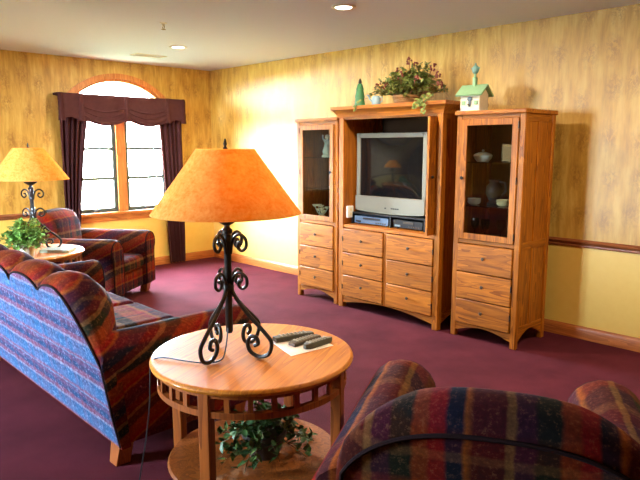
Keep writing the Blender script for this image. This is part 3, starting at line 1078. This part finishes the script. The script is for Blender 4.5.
t = thing('tin_watering_can', (3.79, -.70, ZA), 'little blue-grey tin watering can beside the silk arrangement', 'ornament')
MB().lathe([(.042, 0), (.042, .07), (.03, .085), (.028, .085)], seg=16).build('can', 'tin_blue', t)
MB().tube([(-.035, 0, .02), (-.08, 0, .06), (-.10, 0, .10)], .008).lathe([(.018, .10), (.010, .09)], -.10, 0, 0, 10).build('spout', 'tin_blue', t)
MB().tube([(.03, 0, .02), (.07, 0, .03), (.075, 0, .07), (.03, 0, .075)], .005).build('handle', 'tin_blue', t)

t = thing('birdhouse', (4.74, -.52, 1.945), 'white wooden birdhouse with green roof and finial on the right cabinet', 'birdhouse', rz=R(6))
t.scale = (1.25, 1.25, 1.12)
mb = MB().prism([(-.068, 0), (.068, 0), (.068, .13), (0, .185), (-.068, .13)], -.07, .07, 'yz')
mb.build('body', 'bird_white', t, .002)
MB().box(-.085, .085, -.085, .085, 0, .008).build('floor_board', 'bird_white', t)
for s in (-1, 1):
    MB().prism([(0, .187), (s*.092, .114), (s*.098, .124), (0, .204)], -.095, .095, 'yz').build('roof_panel', 'roof_green', t)
MB().lathe([(.018, 0), (.018, -.004)], 0, -.0695, .092, 16, 'y').build('entrance', 'black', t)
MB().prism([(-.007, .035), (.007, .035), (.011, .075), (-.011, .075)], -.0735, -.0695, 'xz').build('keyhole', 'black', t)
MB().tube([(0, -.07, .05), (0, -.10, .05)], .004).build('perch', 'stem', t)
for s in (-1, 1):
    MB().box(s*.045-.012, s*.045+.012, -.0735, -.0695, .05, .08).build('shutter', 'roof_green', t)
MB().lathe([(.016, .19), (.016, .255), (.008, .26), (.008, .29)], seg=10).build('chimney', 'roof_green', t)
MB().ball((0, 0, .315), .034, 10, 6, (.8, .5, 1)).tube([(-.030, 0, .325), (.030, 0, .325)], .007, 6).tube([(0, 0, .29), (0, 0, .362)], .006, 6).build('finial', 'teal', t)


# ------------------------------------------------------------------ round end tables
TR, TZ = .47, .70
def end_table(loc, label, rz):
    t = thing('round_end_table', loc, label, 'table', 'round oak end tables', rz)
    MB().lathe([(.002, TZ-.030), (TR-.012, TZ-.030), (TR-.003, TZ-.022), (TR, TZ-.013), (TR-.004, TZ-.004), (TR-.012, TZ), (TR-.016, TZ), (TR-.022, TZ), (.002, TZ)], seg=64, cap=False).build('top', 'table', t)
    ra, rb = TR-.055, TR-.030
    ring = lambda z0, z1: MB().lathe([(ra, z0), (rb, z0), (rb, z1), (ra, z1), (ra, z0)], seg=64, cap=False)
    ring(TZ-.050, TZ-.030).build('upper_hoop', 'table_v', t)
    ring(TZ-.135, TZ-.108).build('lower_hoop', 'table_v', t)
    ref = None
    for k in range(28):
        if k % 7 == 0:
            continue
        a = 2*PI*k/28
        if ref is None:
            ref = MB().box(ra+.004, rb-.004, -.011, .011, TZ-.112, TZ-.046).build('spindle', 'table_v', t)
            o = ref
        else:
            o = ref.copy()
            col.objects.link(o)
        o.rotation_euler = (0, 0, a)
    ref = None
    for k in range(4):
        if ref is None:
            o = ref = MB().box(TR-.075, TR-.025, -.025, .025, 0, TZ-.030).build('leg', 'table_v', t, .004)
        else:
            o = ref.copy()
            col.objects.link(o)
        o.rotation_euler = (0, 0, k*PI/2)
    MB().lathe([(.002, .175), (TR-.070, .175), (TR-.062, .187), (TR-.070, .20), (TR-.076, .20), (TR-.082, .20), (.002, .20)], seg=56, cap=False).build('lower_shelf', 'table_v', t)  # darker oak: shade under the table top is put into the colour
    return t


NT_ = (5.45, -3.49)
FT_ = (1.83, -3.26)
end_table((*NT_, 0), 'round oak end table in the foreground with lamp, remotes and lower plant shelf', R(-65))
end_table((*FT_, 0), 'round oak end table in the far corner between sofa and armchair', R(-20))


# ------------------------------------------------------------------ wrought iron lamps
def spiral(c, r0, r1, a0, a1, n=18):
    return [(c[0]+(r0+(r1-r0)*i/n)*math.cos(a0+(a1-a0)*i/n), c[1]+(r0+(r1-r0)*i/n)*math.sin(a0+(a1-a0)*i/n)) for i in range(n+1)]


def smooth_path(ctrl, n=10):
    """Catmull-Rom through 2D control points"""
    P = [ctrl[0]]+ctrl+[ctrl[-1]]
    out = []
    for i in range(1, len(P)-2):
        for k in range(n):
            t_ = k/n
            p = []
            for d in range(2):
                a, b, c, e = P[i-1][d], P[i][d], P[i+1][d], P[i+2][d]
                p.append(.5*(2*b+(c-a)*t_+(2*a-5*b+4*c-e)*t_*t_+(3*b-a-3*c+e)*t_**3))
            out.append(tuple(p))
    out.append(ctrl[-1])
    return out


def iron_lamp(loc, label, rz):
    """origin on the table top; scroll feet, pole with two rings of scrolls, cone shade"""
    t = thing('table_lamp', loc, label, 'lamp', 'wrought iron table lamps', rz)
    MB().lathe([(.012, .10), (.017, .11), (.017, .56), (.024, .565), (.024, .58), (.014, .59), (.012, .60)], seg=16).build('pole', 'iron', t)
    MB().lathe([(.020, .300), (.026, .307), (.026, .327), (.020, .335)], seg=16).build('collar', 'iron', t)
    MB().lathe([(.012, .60), (.055, .625), (.058, .635), (.018, .64), (.018, .70), (.022, .71), (.022, .73)], seg=16).build('socket', 'iron', t)
    MB().lathe([(.012, .73), (.020, .745), (.032, .78), (.030, .81), (.016, .835), (.002, .84)], seg=14, cap=False).build('bulb', 'bulb', t)
    # foot: down and out from the collar, round at the table, curling back in
    foot = smooth_path([(.016, .325), (.030, .285), (.095, .210), (.188, .130), (.226, .085), (.210, .030), (.162, .011), (.114, .028), (.100, .066), (.116, .098), (.146, .098), (.156, .072), (.136, .058)], 7)
    for a in (0, R(88), R(174), R(238)):
        MB().tube([(x*math.cos(a), x*math.sin(a), z) for x, z in foot], .0095, 8).build('scroll_foot', 'iron', t)
    for zc in (.318, .492):
        sc_ = smooth_path([(.016, zc-.02), (.022, zc+.022), (.038, zc+.058), (.068, zc+.072), (.098, zc+.052), (.100, zc+.016), (.076, zc-.002), (.055, zc+.014), (.062, zc+.036), (.078, zc+.034)], 6)
        for a in (0, R(88), R(174), R(238)):
            MB().tube([(x*math.cos(a), x*math.sin(a), z) for x, z in sc_], .0075, 8).build('scroll', 'iron', t)
    # harp and finial carry the shade
    harp = [(.055*math.sin(q*PI), .64+.30*q) for q in [i/10 for i in range(11)]]
    MB().tube([(x+.004, 0, z) for x, z in harp], .003, 6).tube([(-x-.004, 0, z) for x, z in harp], .003, 6).build('harp', 'brass', t)
    rb, rt_, z0, z1 = .335, .128, .655, .940
    MB().lathe([(rb, z0), (rt_, z1), (rt_-.004, z1), (rb-.004, z0), (rb, z0)], seg=64, cap=False).build('shade', 'shade', t)
    hp = MB()
    for a in (0, 2*PI/3, 4*PI/3):
        hp.tube([(0, 0, z1-.012), (.124*math.cos(a), .124*math.sin(a), z1-.012)], .003, 6)
    hp.build('spider', 'brass', t)
    MB().lathe([(.004, z1-.02), (.012, z1), (.006, z1+.012), (.009, z1+.022), (.003, z1+.045)], seg=10).build('finial', 'iron', t)
    return t


lamp1 = iron_lamp((5.397, -3.583, TZ), 'lit black wrought iron lamp with large amber shade on the foreground table', R(-69))
lamp2 = iron_lamp((1.815, -3.205, TZ), 'lit black wrought iron lamp with amber shade on the far corner table', R(-25))
# cord of the near lamp, over the table edge
cpts = [(5.41, -3.60, .83), (5.43, -3.63, .74), (5.46, -3.68, .708), (5.43, -3.75, .706), (5.34, -3.80, .706), (5.262, -3.835, .707), (5.225, -3.868, .703), (5.212, -3.888, .68), (5.211, -3.893, .62), (5.20, -3.90, .45), (5.17, -3.93, .2), (5.13, -3.97, .02), (4.95, -4.05, .006)]
Pm = Matrix.Rotation(-R(-69), 4, 'Z') @ Matrix.Translation((-5.397, 3.583, -TZ))
def cat3(c, n=6):
    P = [Vector(c[0])]+[Vector(p) for p in c]+[Vector(c[-1])]
    out = []
    for i in range(1, len(P)-2):
        for k in range(n):
            q = k/n
            a, b, d, e = P[i-1:i+3]
            out.append(.5*(2*b+(d-a)*q+(2*a-5*b+4*d-e)*q*q+(3*b-a-3*d+e)*q**3))
    out.append(Vector(c[-1]))
    return out
MB().tube([Pm @ p for p in cat3(cpts)], .0035, 6).build('cord', 'black', lamp1)

# ------------------------------------------------------------------ on the near table
Tz = TZ+.0005
def quad_sheet(pts, th, name, mat):
    a = [(x, y, Tz) for x, y in pts]
    b = [(x, y, Tz+th) for x, y in pts]
    return MB().add(a+b, [(3, 2, 1, 0), (4, 5, 6, 7), (0, 1, 5, 4), (1, 2, 6, 5), (2, 3, 7, 6), (3, 0, 4, 7)]).build(name, mat)


tag(quad_sheet([(5.625, -3.405), (5.385, -3.335), (5.455, -3.115), (5.655, -3.160)], .0015, 'paper_sheet', 'paper'), 'white sheet of paper under the remote controls', 'paper')


def remote(p, q, wd, th, label, mat='remote', rounded=False):
    p, q = Vector(p), Vector(q)
    L = (q-p).length
    ang = math.atan2(q.y-p.y, q.x-p.x)
    c = (p+q)/2
    t = thing('remote_control', (c.x, c.y, Tz+.002), label, 'remote', 'remote controls on the near table', ang)
    n_ = 10
    rings = []
    for i in range(n_+1):
        u = -1+2*i/n_
        k = (1-abs(u)**6)**.5 if rounded else 1-.10*abs(u)**8
        k = max(k, .35)
        ww = wd*.5*k*(1-.10*u)
        hh = th*(.82+.18*math.cos(u*1.2))
        rings.append([(u*L/2, -ww, 0), (u*L/2, -ww, hh*.6), (u*L/2, -ww*.75, hh), (u*L/2, ww*.75, hh), (u*L/2, ww, hh*.6), (u*L/2, ww, 0)])
    MB().loft(rings, True, True, False).build('body', mat, t, .0015)
    ref = None
    for i in range(7):
        for j in (-1, 0, 1):
            x, y = L*(-.34+.105*i), j*wd*.24
            if ref is None:
                o = ref = MB().lathe([(.0055, 0), (.0055, .003), (.004, .0045)], seg=8).build('button', 'button', t)
            else:
                o = ref.copy()
                col.objects.link(o)
            o.location = (x, y, th*.97)
            o.scale = (1, .9, 1) if i else (1.3, 1.2, 1)
    return t


remote((5.415, -3.33), (5.475, -3.13), .052, .026, 'long grey remote control at the back of the paper sheet')
remote((5.525, -3.315), (5.525, -3.135), .048, .022, 'flat silver-topped remote control in the middle of the three', 'pewter')
remote((5.600, -3.300), (5.600, -3.120), .046, .026, 'rounded dark remote control nearest the table edge', 'remote', True)

# ------------------------------------------------------------------ ivy on the lower shelf
t = thing('potted_ivy', (5.50, -3.47, .20), 'potted ivy with dark green leaves on the lower shelf of the near table', 'plant')
MB().lathe([(.07, 0), (.10, .10), (.108, .10), (.108, .125), (.095, .125), (.09, .11)], seg=20).build('pot', 'pot_dark', t)
rng = random.Random(5)
fm, sm = MB(), MB()
bush(rng, fm, sm, (0, 0, .10), 48, .27, .26, 10, .050, .75, zmin=.004)
tag(fm.build('foliage', 'ivy', t), kind='stuff')
sm.build('stems', 'stem', t)

# ------------------------------------------------------------------ on the far table
t = thing('potted_plant', (2.13, -3.385, TZ), 'bushy light green potted plant on the far end table', 'plant')
MB().lathe([(.055, 0), (.075, .10), (.082, .10), (.082, .12), (.07, .12), (.066, .105)], seg=20).build('pot', 'pot', t)
rng = random.Random(21)
fm, sm = MB(), MB()
bush(rng, fm, sm, (0, 0, .10), 120, .21, .30, 12, .048, .55, zmin=.004)
tag(fm.build('foliage', 'foliage', t), kind='stuff')
sm.build('stems', 'stem', t)
t = thing('magazine', (2.01, -3.07, TZ), 'thick grey-green magazine lying on the far end table', 'magazine', rz=R(47))
MB().box(-.13, .13, -.09, .09, .001, .022).build('pages', 'paper', t)
MB().box(-.132, .132, -.092, .092, .022, .025).box(-.132, .132, -.092, -.090, .001, .022).build('cover', 'magazine', t)


# ------------------------------------------------------------------ upholstered seating
def back_height(x, w, humps, peak, valley, corner):
    """scalloped top edge: one camel hump per cushion, rounded down at both ends"""
    hw = w/2
    u = (x+hw)/w
    k = u*humps
    q = k-math.floor(min(k, humps-1e-6))
    h = valley+(peak-valley)*max(0, 1-abs(2*q-1)**2.2)**.6
    if humps == 1:
        s_ = abs(2*q-1)
        return corner+(peak-corner)*max(0, 1-s_**2.6)**.62
    inner = .85*w                       # humps fill the middle, the ends slope down to the arms
    k = (x+inner/2)/inner*humps
    q = k-math.floor(k)
    h = valley+(peak-valley)*max(0, 1-abs(2*q-1)**2.2)**.6
    xp = inner/2*(1-1/humps)
    if abs(x) > xp:
        h = peak-(peak-corner)*((abs(x)-xp)/(hw-xp))**1.7
    return h


def back_ring(x, h, dy=0, lean=.15, bulge=0, k=1.0, top=.09):
    zt0, zb = h-top, .10
    yr = lambda z: -.41-lean*(z-.1)/.85+dy
    ring = [(x, yr(zb), zb), (x, yr(.3), .3), (x, yr(.5), .5), (x, yr(zt0), zt0)]
    rc = .105*k
    yc = yr(zt0)+rc
    for i in range(1, 9):
        a = PI-PI*i/9
        ring.append((x, yc+rc*math.cos(a), zt0+(top+.002)*math.sin(a)))
    th = lambda y, z: yr(z)+(y-yr(z))*k
    ring += [(x, yc+rc+(.012+bulge)*k, zt0-.03), (x, yc+rc+(.03+bulge)*k, min(zt0-.14, .62)), (x, th(-.20+bulge, .46), .46), (x, th(-.20, .30), .30), (x, th(-.22, zb), zb)]
    return ring


def sofa_like(name, loc, rz, w, humps, mat, label, cat, group=None, seats=1, depth=.95, peak=.97, valley=.88, corner=.70, arm_h=.70, back_in=.10, roll=.125, top=.09):
    t = thing(name, loc, label, cat, group, rz)
    hw = w/2
    yf = depth-.48
    N = max(28, int(w*36))
    rings = []
    pipe = []
    bw = hw-.01 if humps > 1 else hw-back_in
    for i in range(N+1):
        x = -bw+2*bw*i/N
        h = back_height(x, 2*bw, humps, peak, valley, corner)
        q = ((x+bw*.85)/(2*bw*.85)*humps) % 1 if humps > 1 else (x+bw)/(2*bw)
        bulge = .035*math.sin(PI*q)
        e = max(0.0, min(1.0, (bw-abs(x))/.26))
        rings.append(back_ring(x, h, bulge=bulge, k=.28+.72*e*e*(3-2*e), top=top))
        zt0 = h-top
        pipe.append((x, -.41-.15*(zt0-.1)/.85-.004, zt0))
    bk = MB().loft(rings, True, True, True).build('backrest', mat, t)
    ins = .012
    pipe = [(-bw+ins, -.412, .11), (-bw+ins, -.45, .3), (-bw+ins, -.49, .55)]+[p for p in pipe if abs(p[0]) <= bw-ins]+[(bw-ins, -.49, .55), (bw-ins, -.45, .3), (bw-ins, -.412, .11)]
    MB().tube(pipe, .007, 6).build('piping', 'piping', bk)
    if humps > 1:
        # outside back, tinted with painted daylight, proud of the frame by half a centimetre and bordered by the piping
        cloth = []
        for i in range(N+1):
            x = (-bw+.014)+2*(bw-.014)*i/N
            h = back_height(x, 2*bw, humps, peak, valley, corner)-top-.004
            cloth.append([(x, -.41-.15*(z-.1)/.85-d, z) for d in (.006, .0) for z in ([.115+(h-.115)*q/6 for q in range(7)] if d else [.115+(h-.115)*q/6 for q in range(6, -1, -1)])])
        MB().loft(cloth, True, True, True).build('outside_back', 'plaid_back_daylit', bk)
    # arms
    for s in (-1, 1):
        xi, xo = hw-2*roll, hw-.035
        zc, rc = arm_h-roll, roll
        xc = hw-roll
        prof = [(xi, .11), (xi, .35), (xi, zc)]
        for k in range(1, 12):
            a = PI-(PI+R(55))*k/12
            prof.append((xc+rc*math.cos(a), zc+rc*math.sin(a)))
        prof += [(xo, zc-.13), (xo, .35), (xo, .11)]
        mx, mz = (xi+xo)/2+.01, .42
        rings = []
        for y, k in ((-.46, .96), (-.44, 1), (-.2, 1), (.05, 1), (yf-.05, 1), (yf-.015, .985), (yf, .94)):
            drop = 0 if y > -.1 else .0
            sh = (lambda z: -.15*(z-.1)/.85+.02) if y < -.3 else (lambda z: 0)
            rings.append([(s*(mx+(a-mx)*k), y+.05*(y < -.3)+sh(mz+(b-mz)*k), mz+(b-mz)*k-drop) for a, b in prof])
        ar = MB().loft(rings, True, True, True).build('arm', mat, t)
        k = .94
        ppts = [(s*(mx+(a-mx)*k), yf+.001, mz+(b-mz)*k) for a, b in prof]
        MB().tube(ppts, .007, 6).build('piping', 'piping', ar)
        k = .80
        MB().loft([[(s*(mx+(a-mx)*.86), yf-.004, mz+(b-mz)*.92) for a, b in prof], [(s*(mx+(a-mx)*.82), yf+.010, mz+(b-mz)*.90) for a, b in prof]], True, True, False).build('arm_front', mat, ar, .004)
    # seat
    sw = 2*(hw-2*roll)
    MB().box(-hw+2*roll-.01, hw-2*roll+.01, -.30, yf-.045, .11, .31).build('seat_base', mat, t, .02, 3)
    for i in range(seats):
        a, b = -sw/2+sw*i/seats+.004, -sw/2+sw*(i+1)/seats-.004
        MB().box(a, b, -.28, yf-.005, .315, .475).build('seat_cushion', mat, t, .055, 5)
    for sx in (-1, 1):
        for y in (-.40, yf-.12):
            x = sx*(hw-.085)
            MB().loft([[(x-.04, y-.03, 0), (x+.04, y-.03, 0), (x+.04, y+.05, 0), (x-.04, y+.05, 0)], [(x-.05, y-.01, .112), (x+.05, y-.01, .112), (x+.05, y+.07, .112), (x-.05, y+.07, .112)]], smooth=False).build('foot', 'table_v', t, .003)
    return t


# sofa: back panel towards the camera, facing the cabinets
sofa_like('plaid_sofa', (3.675, -3.45, 0), 0, 2.30, 4, 'plaid_sofa', 'long plaid sofa with scalloped back seen from behind', 'sofa', seats=3, depth=.94, peak=.980, valley=.905, corner=.62, top=.062)
sofa_like('plaid_armchair', (1.25, -2.40, 0), R(-54), 1.0, 1, 'plaid_far', 'plaid armchair by the window beside the far lamp', 'armchair', 'plaid armchairs', depth=.95, peak=.985, back_in=.03, arm_h=.72)
sofa_like('plaid_armchair', (6.60, -3.27, 0), R(28.7), 1.14, 1, 'plaid_near', 'dark plaid armchair in the foreground with its back to the viewer', 'armchair', 'plaid armchairs', depth=.97, peak=.955, corner=.70, roll=.15)
